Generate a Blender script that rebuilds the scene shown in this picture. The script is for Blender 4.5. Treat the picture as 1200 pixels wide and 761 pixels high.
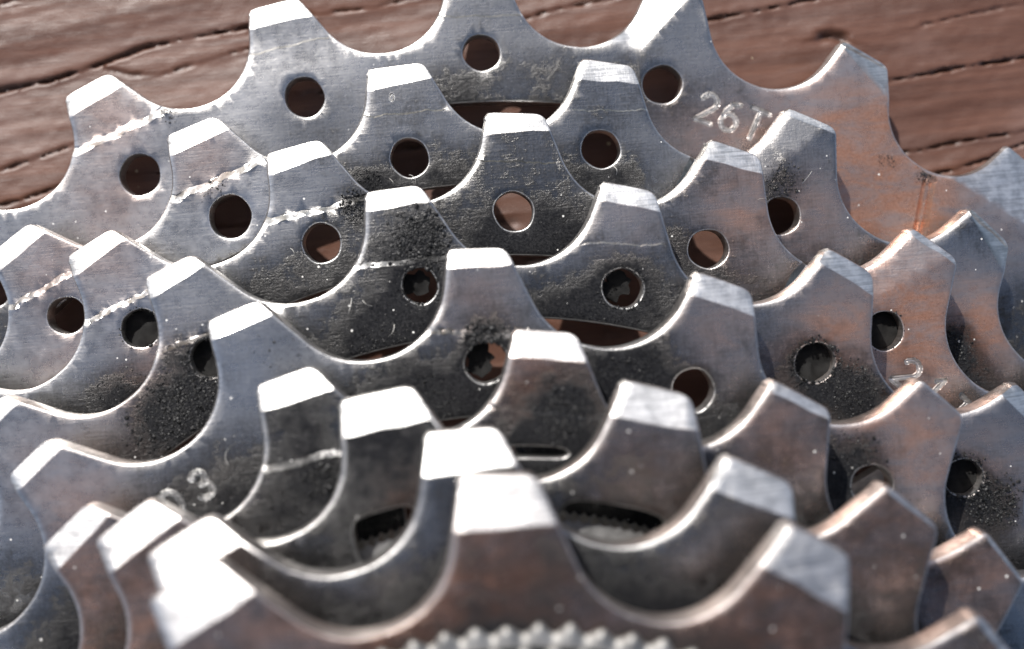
import bpy, math, random
import numpy as np
from mathutils import Vector
from mathutils.geometry import delaunay_2d_cdt

for o in list(bpy.data.objects):
    bpy.data.objects.remove(o)
S = 0.001            # all measures below are millimetres; Blender units are metres
scene = bpy.context.scene
COL = scene.collection
rnd = random.Random(5)
rng = np.random.default_rng(5)

# ------------------------------------------------------------------ camera
cam_data = bpy.data.cameras.new('camera')
cam = bpy.data.objects.new('camera', cam_data)
COL.objects.link(cam)
cam.location = (0.272 * S, 34.269 * S, 94.5 * S)
cam.rotation_euler = (-0.03345, -0.03115, -0.0904)
cam_data.sensor_width = 36.0
cam_data.lens = 36.0 * 1743.08 / 1200.0
cam_data.clip_start = 0.002
cam_data.clip_end = 50.0
cam_data.dof.use_dof = True
cam_data.dof.focus_distance = 87.0 * S
cam_data.dof.aperture_fstop = 37.0
scene.camera = cam

# ------------------------------------------------------------------ light
SUN_AZ, SUN_EL = math.radians(114.0), math.radians(46.0)
sun_dir = Vector((math.cos(SUN_EL) * math.cos(SUN_AZ), math.cos(SUN_EL) * math.sin(SUN_AZ), math.sin(SUN_EL)))
world = bpy.data.worlds.new('World')
scene.world = world
world.use_nodes = True
wn = world.node_tree
wn.nodes.clear()
sky = wn.nodes.new('ShaderNodeTexSky')
sky.sky_type = 'NISHITA'
sky.sun_disc = False
sky.sun_elevation = SUN_EL
sky.sun_rotation = math.atan2(sun_dir.x, sun_dir.y)
sky.dust_density = 2.5
bg = wn.nodes.new('ShaderNodeBackground')
bg.inputs['Strength'].default_value = 0.10
wo = wn.nodes.new('ShaderNodeOutputWorld')
wn.links.new(sky.outputs[0], bg.inputs['Color'])
wn.links.new(bg.outputs[0], wo.inputs['Surface'])
sl = bpy.data.lights.new('sun', 'SUN')
sl.energy = 4.0
sl.angle = math.radians(0.55)
sl.color = (1.0, 0.975, 0.94)
sun = bpy.data.objects.new('sun', sl)
sun.rotation_euler = sun_dir.to_track_quat('Z', 'Y').to_euler()
COL.objects.link(sun)
scene.view_settings.view_transform = 'Standard'
scene.view_settings.look = 'None'
scene.view_settings.exposure = 0.42
scene.view_settings.gamma = 1.0
scene.view_settings.use_curve_mapping = False

# ------------------------------------------------------------------ measured data (mm, cassette axis at the origin, z up)
TEETH = [26, 23, 21, 19, 17, 15, 14, 13, 12]
PITCH_Z = 4.34       # from the front of one sprocket to the front of the next
THICK = 1.8
WOOD_Z = -5.0
LEDGES = [(0, (-23.46, 43.85), (-17.08, 46.24), 0.43, 0.26), (0, (-11.97, 49.17), (-7.5, 49.86), 0.12, 0.12), (0, (0.64, 50.5), (5.11, 50.23), 0.1,
    0.1), (1, (-17.03, 40.12), (-11.05, 42.1), 0.39, 0.24), (1, (-27.35, 34.47), (-23.23, 36.41), 0.33, 0.21), (1, (-4.88, 44.23), (-0.75, 44.28),
    0.1, 0.1), (1, (8.08, 43.51), (11.69, 43.2), 0.08, 0.06), (2, (-21.52, 33.31), (-18.26, 34.73), 0.26, 0.19), (2, (-10.75, 38.12), (-5.08, 38.99),
    0.31, 0.21), (2, (1.85, 40.59), (5.57, 40.26), 0.1, 0.1), (3, (-16.11, 31.56), (-13.77, 32.19), 0.23, 0.19), (3, (-5.63, 35.05), (-0.37, 35.23),
    0.23, 0.2), (3, (7.33, 35.28), (10.74, 34.88), 0.1, 0.08), (4, (-1.36, 31.27), (2.36, 30.71), 0.22, 0.19), (5, (-10.7, 25.47), (-6.8, 26.03),
    0.28, 0.2), (5, (1.02, 27.57), (5.65, 26.63), 0.2, 0.17)]
FACETS = [(0, 3, (15.7, 50.25), (12.98, 47.73), 0.42, (12.46, 49.28)), (1, 4, (22.79, 41.09), (20.22, 39.24), 0.12, (20.67, 41.38)), (2, 4, (28.15,
    32.6), (24.76, 31.11), 0.12, (25.78, 33.06)), (0, 4, (25.75, 46.14), (27.78, 43.36), 0.5, (27.71, 45.27)), (1, 5, (31.44, 34.8), (32.71, 32.23),
    0.5, (32.72, 34.32)), (0, 5, (31.93, 37.44), (36.21, 34.21), 0.33, (35.94, 37.74))]
GROOVES = [(0, (30.17, 37.59), (29.17, 34.07), 0.28, 0.3), (0, (30.49, 37.45), (29.55, 34.04), 0.28, 0.3)]
HOLES = [(0, 0, (-19.55, 42.38), 2.55, 0), (0, 1, (-8.8, 46.32), 2.5, 0), (0, 2, (2.54, 48.14), 2.3, 0), (0, 3, (13.79, 45.17), 2.45, 0), (0, -1,
    (-29.59, 36.02), 2.4, 0), (1, 0, (-23.83, 33.99), 2.25, 0), (1, 1, (-13.5, 39.03), 2.55, 0), (1, 2, (-2.45, 41.6), 2.3, 0), (1, 3, (9.11, 41.1),
    2.3, 0), (1, 4, (19.7, 36.11), 2.3, 0), (2, 0, (-18.54, 32.89), 2.2, 1), (2, 1, (-7.79, 36.83), 2.2, 0), (2, 2, (3.36, 37.65), 2.25, 0), (2, 3,
    (14.39, 34.49), 2.25, 0), (2, 4, (24.27, 28.81), 2.2, 1), (3, 1, (-14.07, 31.0), 2.1, 1), (3, 2, (-2.28, 33.9), 1.95, 2), (3, 3, (8.8, 32.75),
    2.2, 2), (3, 4, (19.04, 27.7), 2.2, 1), (3, 5, (26.82, 20.55), 2.1, 1), (4, 2, (0.93, 29.64), 2.2, 2), (4, 3, (11.53, 27.18), 2.2, 0), (4, 4,
    (20.51, 21.38), 2.1, 0)]
STAIN_REFLECT = [(0, (25.65, 40.28), 4.3, 1), (0, (27.53, 36.3), 3.3, 1), (0, (-21.0, 45.99), 1.9, 0.45), (0, (-21.56, 40.41), 2.4, 0.4), (0, (14.81, 41.78),
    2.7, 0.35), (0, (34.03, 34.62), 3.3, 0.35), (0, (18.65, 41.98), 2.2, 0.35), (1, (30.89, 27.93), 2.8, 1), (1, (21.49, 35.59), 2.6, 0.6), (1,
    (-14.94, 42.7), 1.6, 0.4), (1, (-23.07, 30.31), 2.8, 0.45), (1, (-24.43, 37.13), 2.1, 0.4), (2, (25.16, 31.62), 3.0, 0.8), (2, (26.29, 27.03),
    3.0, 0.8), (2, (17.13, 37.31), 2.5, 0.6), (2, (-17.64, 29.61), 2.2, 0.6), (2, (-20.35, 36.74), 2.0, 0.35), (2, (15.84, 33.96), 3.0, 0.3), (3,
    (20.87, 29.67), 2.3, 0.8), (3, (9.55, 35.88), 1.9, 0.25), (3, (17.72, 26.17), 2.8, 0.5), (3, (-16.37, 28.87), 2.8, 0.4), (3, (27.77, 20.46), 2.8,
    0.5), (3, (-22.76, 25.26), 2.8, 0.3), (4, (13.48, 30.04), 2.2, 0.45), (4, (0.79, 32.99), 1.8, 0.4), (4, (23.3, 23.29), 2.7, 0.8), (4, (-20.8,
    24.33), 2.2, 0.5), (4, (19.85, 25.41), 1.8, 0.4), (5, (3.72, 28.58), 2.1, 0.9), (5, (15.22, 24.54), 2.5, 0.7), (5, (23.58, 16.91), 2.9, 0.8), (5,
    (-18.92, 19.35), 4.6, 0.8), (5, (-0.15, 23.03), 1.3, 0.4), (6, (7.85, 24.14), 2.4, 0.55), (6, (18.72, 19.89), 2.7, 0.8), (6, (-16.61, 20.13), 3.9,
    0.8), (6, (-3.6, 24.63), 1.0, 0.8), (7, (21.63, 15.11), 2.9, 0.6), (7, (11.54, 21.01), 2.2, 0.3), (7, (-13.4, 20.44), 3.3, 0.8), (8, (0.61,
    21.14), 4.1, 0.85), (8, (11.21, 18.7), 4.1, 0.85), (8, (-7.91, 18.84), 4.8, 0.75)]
GRIT = [(3, (-2.14, 36.37), 1.78, 260, 0.16), (3, (-4.53, 35.74), 1.03, 60, 0.1), (3, (-2.28, 33.9), 1.22, 170, 0.15), (3, (-3.18, 31.17), 1.87, 200,
    0.09), (3, (-4.95, 31.33), 1.4, 150, 0.09), (3, (8.8, 32.75), 1.26, 140, 0.12), (3, (8.16, 30.83), 2.34, 90, 0.08), (3, (19.04, 27.7), 1.4, 220,
    0.14), (3, (21.05, 26.09), 1.64, 160, 0.1), (3, (-14.07, 31.0), 1.22, 170, 0.15), (3, (-15.22, 28.77), 2.34, 380, 0.13), (3, (-17.43, 27.57),
    1.87, 150, 0.1), (3, (26.82, 20.55), 1.4, 200, 0.13), (3, (28.37, 18.96), 1.64, 200, 0.12), (2, (-18.54, 32.89), 1.18, 120, 0.13), (2, (-19.68,
    28.81), 1.97, 160, 0.1), (2, (-7.79, 36.83), 1.23, 60, 0.08), (2, (24.17, 28.82), 1.28, 70, 0.09), (2, (-5.49, 38.83), 1.23, 90, 0.11), (2, (4.01,
    35.03), 2.95, 70, 0.07), (4, (1.02, 30.65), 1.24, 170, 0.15), (4, (0.93, 29.64), 1.15, 110, 0.13), (4, (2.15, 28.41), 1.33, 110, 0.1), (4, (-2.34,
    27.93), 1.77, 130, 0.09), (4, (11.53, 27.18), 1.06, 100, 0.1), (4, (8.43, 28.72), 1.77, 130, 0.08), (4, (19.62, 22.73), 1.77, 120, 0.1), (4,
    (-9.51, 31.71), 1.77, 60, 0.07), (5, (4.42, 27.04), 1.67, 170, 0.11), (5, (-7.53, 25.0), 1.04, 120, 0.13), (5, (-9.3, 23.91), 1.46, 60, 0.09), (1,
    (19.86, 38.08), 1.29, 80, 0.09), (1, (30.15, 25.37), 1.81, 170, 0.1), (1, (29.79, 27.51), 1.03, 100, 0.1), (1, (-23.25, 28.52), 2.07, 130, 0.1),
    (1, (-14.37, 40.6), 0.93, 30, 0.1), (0, (30.15, 37.98), 0.65, 50, 0.08), (0, (-17.25, 46.09), 0.65, 30, 0.08), (0, (27.75, 39.01), 0.65, 25,
    0.07), (1, (-5.15, 40.3), 1.03, 60, 0.1), (5, (3.36, 24.6), 1.04, 90, 0.09)]
STAMPS = [(0, '2', (16.53, 43.42), 1.84, -25.2), (0, '6', (17.95, 42.75), 1.84, -26.2), (0, 'T', (19.49, 42.13), 1.84, -28.2), (2, '2', (25.37,
    26.21), 1.77, -47.2), (2, '1', (26.84, 25.07), 1.77, -50.2), (2, 'T', (28.14, 23.65), 1.77, -52.2), (4, 'D', (-15.87, 23.86), 1.42, 27.8), (4,
    '3', (-14.34, 24.7), 1.42, 25.8), (1, 'o', (-3.18, 45.32), 0.47, -5.2)]
CRACKS = [([(-32.58, 48.54), (-29.17, 49.14), (-25.76, 49.57), (-22.32, 50.35), (-19.43, 51.17), (-16.01, 51.6), (-12.6, 51.88), (-9.72, 52.42)], 0.8,
    0.35), ([(-22.24, 50.0), (-20.72, 49.48), (-18.49, 49.28), (-16.18, 49.82), (-13.88, 50.29), (-12.16, 50.54)], 0.35, 0.25), ([(-33.1, 43.52),
    (-29.7, 43.89), (-26.83, 44.6), (-24.52, 45.24), (-21.63, 46.0)], 0.5, 0.25), ([(-32.21, 41.3), (-28.8, 41.78), (-26.49, 42.37), (-23.61, 43.07)],
    0.5, 0.25), ([(-30.28, 54.62), (-27.46, 54.94), (-24.01, 55.88)], 0.4, 0.2), ([(-8.6, 52.32), (-4.06, 52.5), (-0.61, 53.0)], 0.35, 0.2), ([(4.29,
    50.54), (7.2, 51.2), (10.66, 51.59), (13.28, 52.05)], 0.4, 0.2), ([(17.37, 49.65), (20.27, 49.98), (23.76, 50.36), (27.84, 50.81)], 0.7, 0.3),
    ([(27.9, 44.53), (30.81, 44.74), (34.32, 45.12), (39.0, 45.4), (42.52, 45.67)], 0.8, 0.35), ([(29.24, 39.71), (31.28, 39.82), (34.51, 40.23),
    (38.61, 40.5), (42.13, 40.65)], 0.6, 0.28), ([(32.31, 38.12), (33.78, 38.39), (36.15, 38.88), (37.36, 39.4), (40.33, 40.0)], 0.6, 0.3), ([(25.41,
    47.94), (26.16, 47.99), (26.89, 47.7)], 0.9, 1.6), ([(32.25, 48.16), (35.77, 48.66), (39.29, 49.04), (42.8, 49.32)], 0.3, 0.18), ([(21.2, 40.54),
    (24.69, 40.8)], 0.3, 0.2), ([(2.85, 34.73), (6.89, 34.94), (11.51, 35.21)], 0.5, 0.25), ([(5.29, 29.92), (8.72, 29.72), (13.34, 29.76)], 0.4,
    0.25), ([(-22.49, 42.97), (-18.57, 42.74)], 0.3, 0.2), ([(-10.79, 47.21), (-7.4, 47.14)], 0.4, 0.2), ([(-6.09, 42.94), (-0.39, 43.01)], 0.4, 0.2),
    ([(1.38, 37.44), (5.99, 37.77)], 0.5, 0.3), ([(-16.7, 38.77), (-13.28, 38.92)], 0.3, 0.2)]
FILM_REFLECT = [(0, (-18.14, 42.52), 11.9, -1.0), (0, (28.34, 39.5), 8.1, -0.7), (0, (-3.56, 48.77), 6.5, -0.2), (1, (-14.4, 40.35), 6.7, -0.8), (1, (8.93,
    41.37), 5.2, 0.15), (1, (-3.45, 41.95), 4.1, 0.1), (1, (-24.59, 35.61), 7.2, -0.9), (2, (-19.97, 35.72), 5.9, -0.8), (2, (3.34, 38.54), 7.4,
    0.35), (2, (-9.72, 40.68), 3.0, -0.2), (3, (-15.36, 34.39), 2.3, -0.2), (3, (-4.33, 32.92), 4.2, 0.25), (3, (8.84, 33.12), 5.6, 0.3), (3, (8.91,
    36.64), 1.9, -0.3), (4, (-2.22, 29.26), 6.6, 0.25), (4, (-10.43, 31.35), 3.5, -0.5), (3, (-24.86, 27.33), 4.7, -0.6), (4, (-22.01, 25.34), 3.1,
    -0.5), (7, (-1.01, 22.59), 2.2, -0.2), (4, (9.28, 28.19), 4.4, 0.25), (5, (-8.94, 27.66), 2.5, 0.5), (6, (-4.65, 26.12), 3.1, 0.4), (7, (-0.14,
    24.0), 2.9, 0.3), (5, (3.49, 26.07), 2.5, 0.3), (8, (0.61, 21.14), 5.1, 0.3), (8, (11.21, 18.7), 4.1, 0.25), (7, (4.73, 20.17), 4.4, 0.25), (6,
    (7.06, 24.21), 3.1, 0.2), (6, (18.72, 19.89), 3.1, 0.15), (2, (16.05, 36.42), 4.9, 0.2), (3, (20.39, 29.71), 4.2, 0.15), (4, (13.44, 29.6), 3.1,
    0.15), (1, (21.66, 37.66), 4.7, 0.15), (0, (4.38, 47.01), 6.5, 0.1)]
PHASE = [2.0073, 2.178, 2.0791, 2.3168, 2.2838, 2.2847, 2.1719, 2.0767, 2.0646]
TIP = [0.69, 0.74, 0.92, 0.93, 0.97, 0.88, 0.94, 0.98, 1.52]
FIBRES = [(-6.31, 32.72, 3, 1.0, 60), (-5.45, 33.39, 3, 0.7, -60), (-4.25, 31.27, 3, 0.9, 30), (-2.23, 40.04, 1, 0.8, 80), (-3.53, 40.0, 1, 0.6, 95),
    (9.44, 39.23, 2, 0.7, 70), (-12.84, 25.58, 4, 1.6, 110), (20.16, 37.78, 2, 1.0, 50), (-9.41, 36.24, 2, 0.6, 70), (-14.91, 40.39, 1, 0.7, 40),
    (18.08, 36.83, 2, 0.8, 120)]

# ------------------------------------------------------------------ helpers
def link(name, me, mat=None, parent=None):
    o = bpy.data.objects.new(name, me)
    COL.objects.link(o)
    if mat is not None:
        me.materials.append(mat)
    if parent is not None:
        o.parent = parent
    return o


def mesh_from(name, V, F, smooth_angle=None):
    me = bpy.data.meshes.new(name)
    me.from_pydata([tuple(v) for v in (np.asarray(V) * S)], [], [tuple(int(i) for i in f) for f in F])
    me.update()
    if smooth_angle is not None:
        me.polygons.foreach_set('use_smooth', [True] * len(me.polygons))
        me.set_sharp_from_angle(angle=math.radians(smooth_angle))
    return me


_perm = {}


def vnoise(x, y, seed=0):
    """smooth 2-D value noise, about -1..1"""
    if seed not in _perm:
        _perm[seed] = np.random.default_rng(1000 + seed).uniform(-1, 1, (256, 256))
    g = _perm[seed]
    xi, yi = np.floor(x).astype(int), np.floor(y).astype(int)
    fx, fy = x - xi, y - yi
    fx, fy = fx * fx * (3 - 2 * fx), fy * fy * (3 - 2 * fy)
    a, b = g[xi % 256, yi % 256], g[(xi + 1) % 256, yi % 256]
    c, d = g[xi % 256, (yi + 1) % 256], g[(xi + 1) % 256, (yi + 1) % 256]
    return (a * (1 - fx) + b * fx) * (1 - fy) + (c * (1 - fx) + d * fx) * fy


def seg_dist(X, Y, a, b):
    dx, dy = b[0] - a[0], b[1] - a[1]
    t = np.clip(((X - a[0]) * dx + (Y - a[1]) * dy) / max(dx * dx + dy * dy, 1e-9), 0, 1)
    px, py = X - (a[0] + t * dx), Y - (a[1] + t * dy)
    return np.hypot(px, py), px * -dy + py * dx


class NT:
    """small helper for node trees"""
    def __init__(self, name):
        self.mat = bpy.data.materials.new(name)
        self.mat.use_nodes = True
        self.t = self.mat.node_tree
        self.t.nodes.clear()
        self.out = self.t.nodes.new('ShaderNodeOutputMaterial')
        self.bsdf = self.t.nodes.new('ShaderNodeBsdfPrincipled')
        self.t.links.new(self.bsdf.outputs[0], self.out.inputs['Surface'])

    def n(self, kind, **kw):
        nd = self.t.nodes.new(kind)
        for k, v in kw.items():
            if k in nd.inputs:
                self.put(nd.inputs[k], v)
            else:
                setattr(nd, k, v)
        return nd

    def put(self, sock, v):
        if isinstance(v, bpy.types.NodeSocket):
            self.t.links.new(v, sock)
        else:
            sock.default_value = v

    def math(self, op, a, b=0.0, c=0.0, clamp=False):
        m = self.t.nodes.new('ShaderNodeMath')
        m.operation = op
        m.use_clamp = clamp
        self.put(m.inputs[0], a)
        self.put(m.inputs[1], b)
        self.put(m.inputs[2], c)
        return m.outputs[0]

    def mix(self, f, a, b):
        m = self.t.nodes.new('ShaderNodeMix')
        m.data_type = 'RGBA'
        self.put(m.inputs[0], f)
        self.put(m.inputs[6], a)
        self.put(m.inputs[7], b)
        return m.outputs[2]

    def step(self, v, lo, hi, a=0.0, b=1.0):
        m = self.t.nodes.new('ShaderNodeMapRange')
        m.interpolation_type = 'SMOOTHSTEP'
        self.put(m.inputs[0], v)
        m.inputs[1].default_value, m.inputs[2].default_value = lo, hi
        m.inputs[3].default_value, m.inputs[4].default_value = a, b
        return m.outputs[0]

    def noise(self, vec, scale, detail=4.0, rough=0.6, dist=0.0):
        nd = self.n('ShaderNodeTexNoise')
        self.put(nd.inputs['Vector'], vec)
        nd.inputs['Scale'].default_value = scale
        nd.inputs['Detail'].default_value = detail
        nd.inputs['Roughness'].default_value = rough
        nd.inputs['Distortion'].default_value = dist
        return nd.outputs[0]

    def coords_mm(self, scale=(1, 1, 1), rot=(0, 0, 0)):
        tc = self.n('ShaderNodeTexCoord')
        mp = self.n('ShaderNodeMapping')
        self.put(mp.inputs['Vector'], tc.outputs['Object'])
        mp.inputs['Scale'].default_value = tuple(k / S for k in scale)
        mp.inputs['Rotation'].default_value = rot
        return mp.outputs[0]

    def attr(self, name):
        return self.n('ShaderNodeAttribute', attribute_name=name).outputs['Fac']


def rgb(r, g, b):
    return (r, g, b, 1.0)


# ------------------------------------------------------------------ materials
def steel_material(name='worn_steel', dark=0.0):
    m = NT(name)
    P = m.coords_mm()
    n_big = m.noise(P, 0.28, 5.0, 0.62)
    n_mid = m.noise(P, 1.3, 6.0, 0.68)
    n_fine = m.noise(P, 7.0, 5.0, 0.7)
    n_stain_reflect = m.noise(m.coords_mm((0.34, 0.75, 0.4), (0, 0, 0.6)), 1.0, 6.0, 0.7, 0.6)
    scr = m.noise(m.coords_mm((0.35, 9.0, 1.0), (0, 0, 0.5)), 1.0, 3.0, 0.6)
    scr2 = m.noise(m.coords_mm((11.0, 0.4, 1.0), (0, 0, 0.9)), 1.0, 3.0, 0.6)
    grime_reflect_a, stain_reflect_a, polish = m.attr('grime'), m.attr('stain_reflect'), m.attr('polish')  # grime mask also carries painted reflections of sky and camera
    clean = m.mix(m.step(m.math('MULTIPLY_ADD', n_mid, 0.4, m.math('MULTIPLY', n_big, 0.6)), 0.36, 0.64), rgb(0.34, 0.335, 0.325), rgb(0.58, 0.57, 0.55))
    clean = m.mix(polish, clean, m.mix(m.step(m.math('MULTIPLY_ADD', scr, 0.5, m.math('MULTIPLY', n_mid, 0.5)), 0.38, 0.62), rgb(0.40, 0.40, 0.395), rgb(0.78, 0.77, 0.755)))
    # blotches of brown reflection painted in, with some reddish brown tarnish
    st = m.math('MULTIPLY', stain_reflect_a, m.step(n_stain_reflect, 0.32, 0.64, 0.55, 1.0), clamp=True)
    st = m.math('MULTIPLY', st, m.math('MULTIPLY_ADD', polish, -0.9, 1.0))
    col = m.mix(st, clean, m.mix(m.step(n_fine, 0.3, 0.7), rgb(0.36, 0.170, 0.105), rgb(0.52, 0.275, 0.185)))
    # dark oily film plus painted dark and bright reflections, thinned in streaks
    g = m.math('ADD', m.math('MULTIPLY', grime_reflect_a, 0.85), m.math('MULTIPLY_ADD', n_big, 1.3, -0.58 + dark))
    g = m.math('ADD', g, m.math('MULTIPLY_ADD', n_mid, 0.85, -0.425))
    g = m.math('ADD', g, m.math('MULTIPLY_ADD', n_fine, 0.5, -0.25))
    g = m.math('ADD', g, m.math('MULTIPLY_ADD', scr, 0.22, -0.11))
    g = m.math('ADD', g, m.math('MULTIPLY_ADD', scr2, 0.22, -0.11))
    keepoff = m.step(polish, 0.05, 0.6, 1.0, 0.22)
    film_reflect = m.math('MULTIPLY', m.step(g, -0.22, 0.62), keepoff)
    cake = m.math('MULTIPLY', m.step(g, 0.36, 0.84), keepoff)
    col = m.mix(m.math('MULTIPLY', film_reflect, 0.88), col, rgb(0.010, 0.009, 0.009))
    col = m.mix(cake, col, m.mix(m.step(n_fine, 0.35, 0.75), rgb(0.005, 0.005, 0.006), rgb(0.026, 0.026, 0.027)))
    # pale dust specks
    vo = m.n('ShaderNodeTexVoronoi')
    m.put(vo.inputs['Vector'], P)
    vo.inputs['Scale'].default_value = 2.1
    vsel = m.n('ShaderNodeSeparateColor')
    m.put(vsel.inputs[0], vo.outputs['Color'])
    size = m.math('MULTIPLY', m.math('POWER', vsel.outputs[0], 5.0), 0.145)
    spk = m.math('LESS_THAN', vo.outputs['Distance'], size)
    spk = m.math('MULTIPLY', spk, m.math('GREATER_THAN', vsel.outputs[1], 0.3))
    spk = m.math('MULTIPLY', spk, m.step(polish, 0.1, 0.5, 1.0, 0.0))
    col = m.mix(m.math('MULTIPLY', spk, 0.9), col, rgb(0.66, 0.65, 0.62))
    m.put(m.bsdf.inputs['Base Color'], col)
    met = m.math('MULTIPLY_ADD', cake, -0.95, 1.0)
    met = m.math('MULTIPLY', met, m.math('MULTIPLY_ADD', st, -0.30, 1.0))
    m.put(m.bsdf.inputs['Metallic'], m.math('MULTIPLY', met, m.math('MULTIPLY_ADD', spk, -0.9, 1.0)))
    ro = m.math('MULTIPLY_ADD', n_mid, 0.12, 0.22)
    ro = m.math('MULTIPLY_ADD', polish, 0.12, ro)
    ro = m.math('MULTIPLY_ADD', cake, 0.04, ro)
    ro = m.math('MULTIPLY_ADD', spk, 0.3, ro)
    m.put(m.bsdf.inputs['Roughness'], ro)
    m.put(m.bsdf.inputs['Specular IOR Level'], m.math('MULTIPLY_ADD', cake, -0.2, 0.38))
    h = m.math('MULTIPLY_ADD', n_fine, 0.5, m.math('MULTIPLY', n_mid, 0.7))
    h = m.math('MULTIPLY_ADD', scr, 0.4, h)
    h = m.math('MULTIPLY_ADD', scr2, 0.3, h)
    h = m.math('MULTIPLY_ADD', m.math('MULTIPLY', cake, m.math('MULTIPLY_ADD', n_mid, 1.4, m.math('MULTIPLY', n_fine, 0.6))), 1.2, h)
    bp = m.n('ShaderNodeBump')
    bp.inputs['Strength'].default_value = 0.5
    bp.inputs['Distance'].default_value = 0.035 * S
    m.put(bp.inputs['Height'], h)
    m.put(m.bsdf.inputs['Normal'], bp.outputs[0])
    return m.mat


def grime_material():
    m = NT('caked_grime')
    P = m.coords_mm()
    n = m.noise(P, 5.0, 4.0, 0.7)
    m.put(m.bsdf.inputs['Base Color'], m.mix(m.step(n, 0.45, 0.75), rgb(0.007, 0.007, 0.0075), rgb(0.045, 0.044, 0.042)))
    m.bsdf.inputs['Roughness'].default_value = 0.42
    m.bsdf.inputs['Specular IOR Level'].default_value = 0.3
    return m.mat


def plain_material(name, col, rough, metal, scale=1.0):
    m = NT(name)
    P = m.coords_mm()
    n = m.noise(P, scale, 5.0, 0.65)
    m.put(m.bsdf.inputs['Base Color'], m.mix(m.step(n, 0.3, 0.7), rgb(*[c * 0.55 for c in col]), rgb(*col)))
    m.bsdf.inputs['Metallic'].default_value = metal
    m.put(m.bsdf.inputs['Roughness'], m.math('MULTIPLY_ADD', n, 0.25, rough - 0.12))
    bp = m.n('ShaderNodeBump')
    bp.inputs['Strength'].default_value = 0.3
    bp.inputs['Distance'].default_value = 0.03 * S
    m.put(bp.inputs['Height'], m.noise(P, 6.0, 3.0))
    m.put(m.bsdf.inputs['Normal'], bp.outputs[0])
    return m.mat


GRAIN = math.radians(8.0)


def wood_material():
    m = NT('painted_wood')
    rot = (0, 0, -GRAIN)
    P = m.coords_mm((1, 1, 1), rot)
    long1 = m.noise(m.coords_mm((0.045, 0.75, 1), rot), 1.0, 6.0, 0.65, 0.4)
    long2 = m.noise(m.coords_mm((0.16, 3.2, 1), rot), 1.0, 5.0, 0.7, 0.2)
    blot = m.noise(P, 0.16, 5.0, 0.6)
    fine = m.noise(P, 4.5, 4.0, 0.65)
    fibre = m.noise(m.coords_mm((0.5, 13.0, 1), rot), 1.0, 4.0, 0.7, 0.3)
    col = m.mix(m.step(long1, 0.32, 0.68), rgb(0.074, 0.031, 0.0185), rgb(0.128, 0.058, 0.037))
    col = m.mix(m.math('MULTIPLY', m.step(long2, 0.45, 0.75), 0.4), col, rgb(0.052, 0.025, 0.019))
    col = m.mix(m.math('MULTIPLY', m.step(blot, 0.48, 0.75), 0.6), col, rgb(0.145, 0.080, 0.062))
    col = m.mix(m.math('MULTIPLY', m.step(fibre, 0.5, 0.72), 0.38), col, rgb(0.055, 0.027, 0.019))
    col = m.mix(m.math('MULTIPLY', m.step(fibre, 0.5, 0.25), 0.22), col, rgb(0.17, 0.098, 0.073))
    crack = m.attr('crack')
    col = m.mix(m.math('MULTIPLY', crack, 0.7), col, rgb(0.022, 0.014, 0.011))
    vo = m.n('ShaderNodeTexVoronoi')
    m.put(vo.inputs['Vector'], P)
    vo.inputs['Scale'].default_value = 0.55
    vs = m.n('ShaderNodeSeparateColor')
    m.put(vs.inputs[0], vo.outputs['Color'])
    sp = m.math('LESS_THAN', m.math('MULTIPLY_ADD', fine, 0.05, vo.outputs['Distance']), m.math('MULTIPLY', m.math('POWER', vs.outputs[0], 3.0), 0.095))
    col = m.mix(m.math('MULTIPLY', sp, 0.8), col, m.mix(vs.outputs[2], rgb(0.42, 0.33, 0.16), rgb(0.45, 0.40, 0.36)))
    m.put(m.bsdf.inputs['Base Color'], col)
    m.put(m.bsdf.inputs['Roughness'], m.math('MULTIPLY_ADD', blot, 0.22, 0.30))
    m.bsdf.inputs['Specular IOR Level'].default_value = 0.5
    h = m.math('MULTIPLY_ADD', long2, 0.4, m.math('MULTIPLY_ADD', fibre, 0.7, m.math('MULTIPLY', fine, 0.45)))
    bp = m.n('ShaderNodeBump')
    bp.inputs['Strength'].default_value = 0.5
    bp.inputs['Distance'].default_value = 0.05 * S
    m.put(bp.inputs['Height'], h)
    m.put(m.bsdf.inputs['Normal'], bp.outputs[0])
    return m.mat


M_STEEL = steel_material()
M_GRIME = grime_material()
M_ALLOY = plain_material('dull_alloy', (0.45, 0.44, 0.43), 0.45, 0.85)
M_BRIGHT = plain_material('bright_plated_steel', (0.46, 0.445, 0.42), 0.6, 1.0)
M_PLUG = plain_material('packed_dirt', (0.016, 0.0155, 0.015), 0.75, 0.0, 2.0)
M_PLUG.node_tree.nodes['Principled BSDF'].inputs['Specular IOR Level'].default_value = 0.15
M_SPACER = plain_material('dark_spacer', (0.10, 0.10, 0.105), 0.5, 0.3)
M_WOOD = wood_material()
M_FIBRE = plain_material('lint_fibre', (0.62, 0.60, 0.56), 0.7, 0.0)

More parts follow.
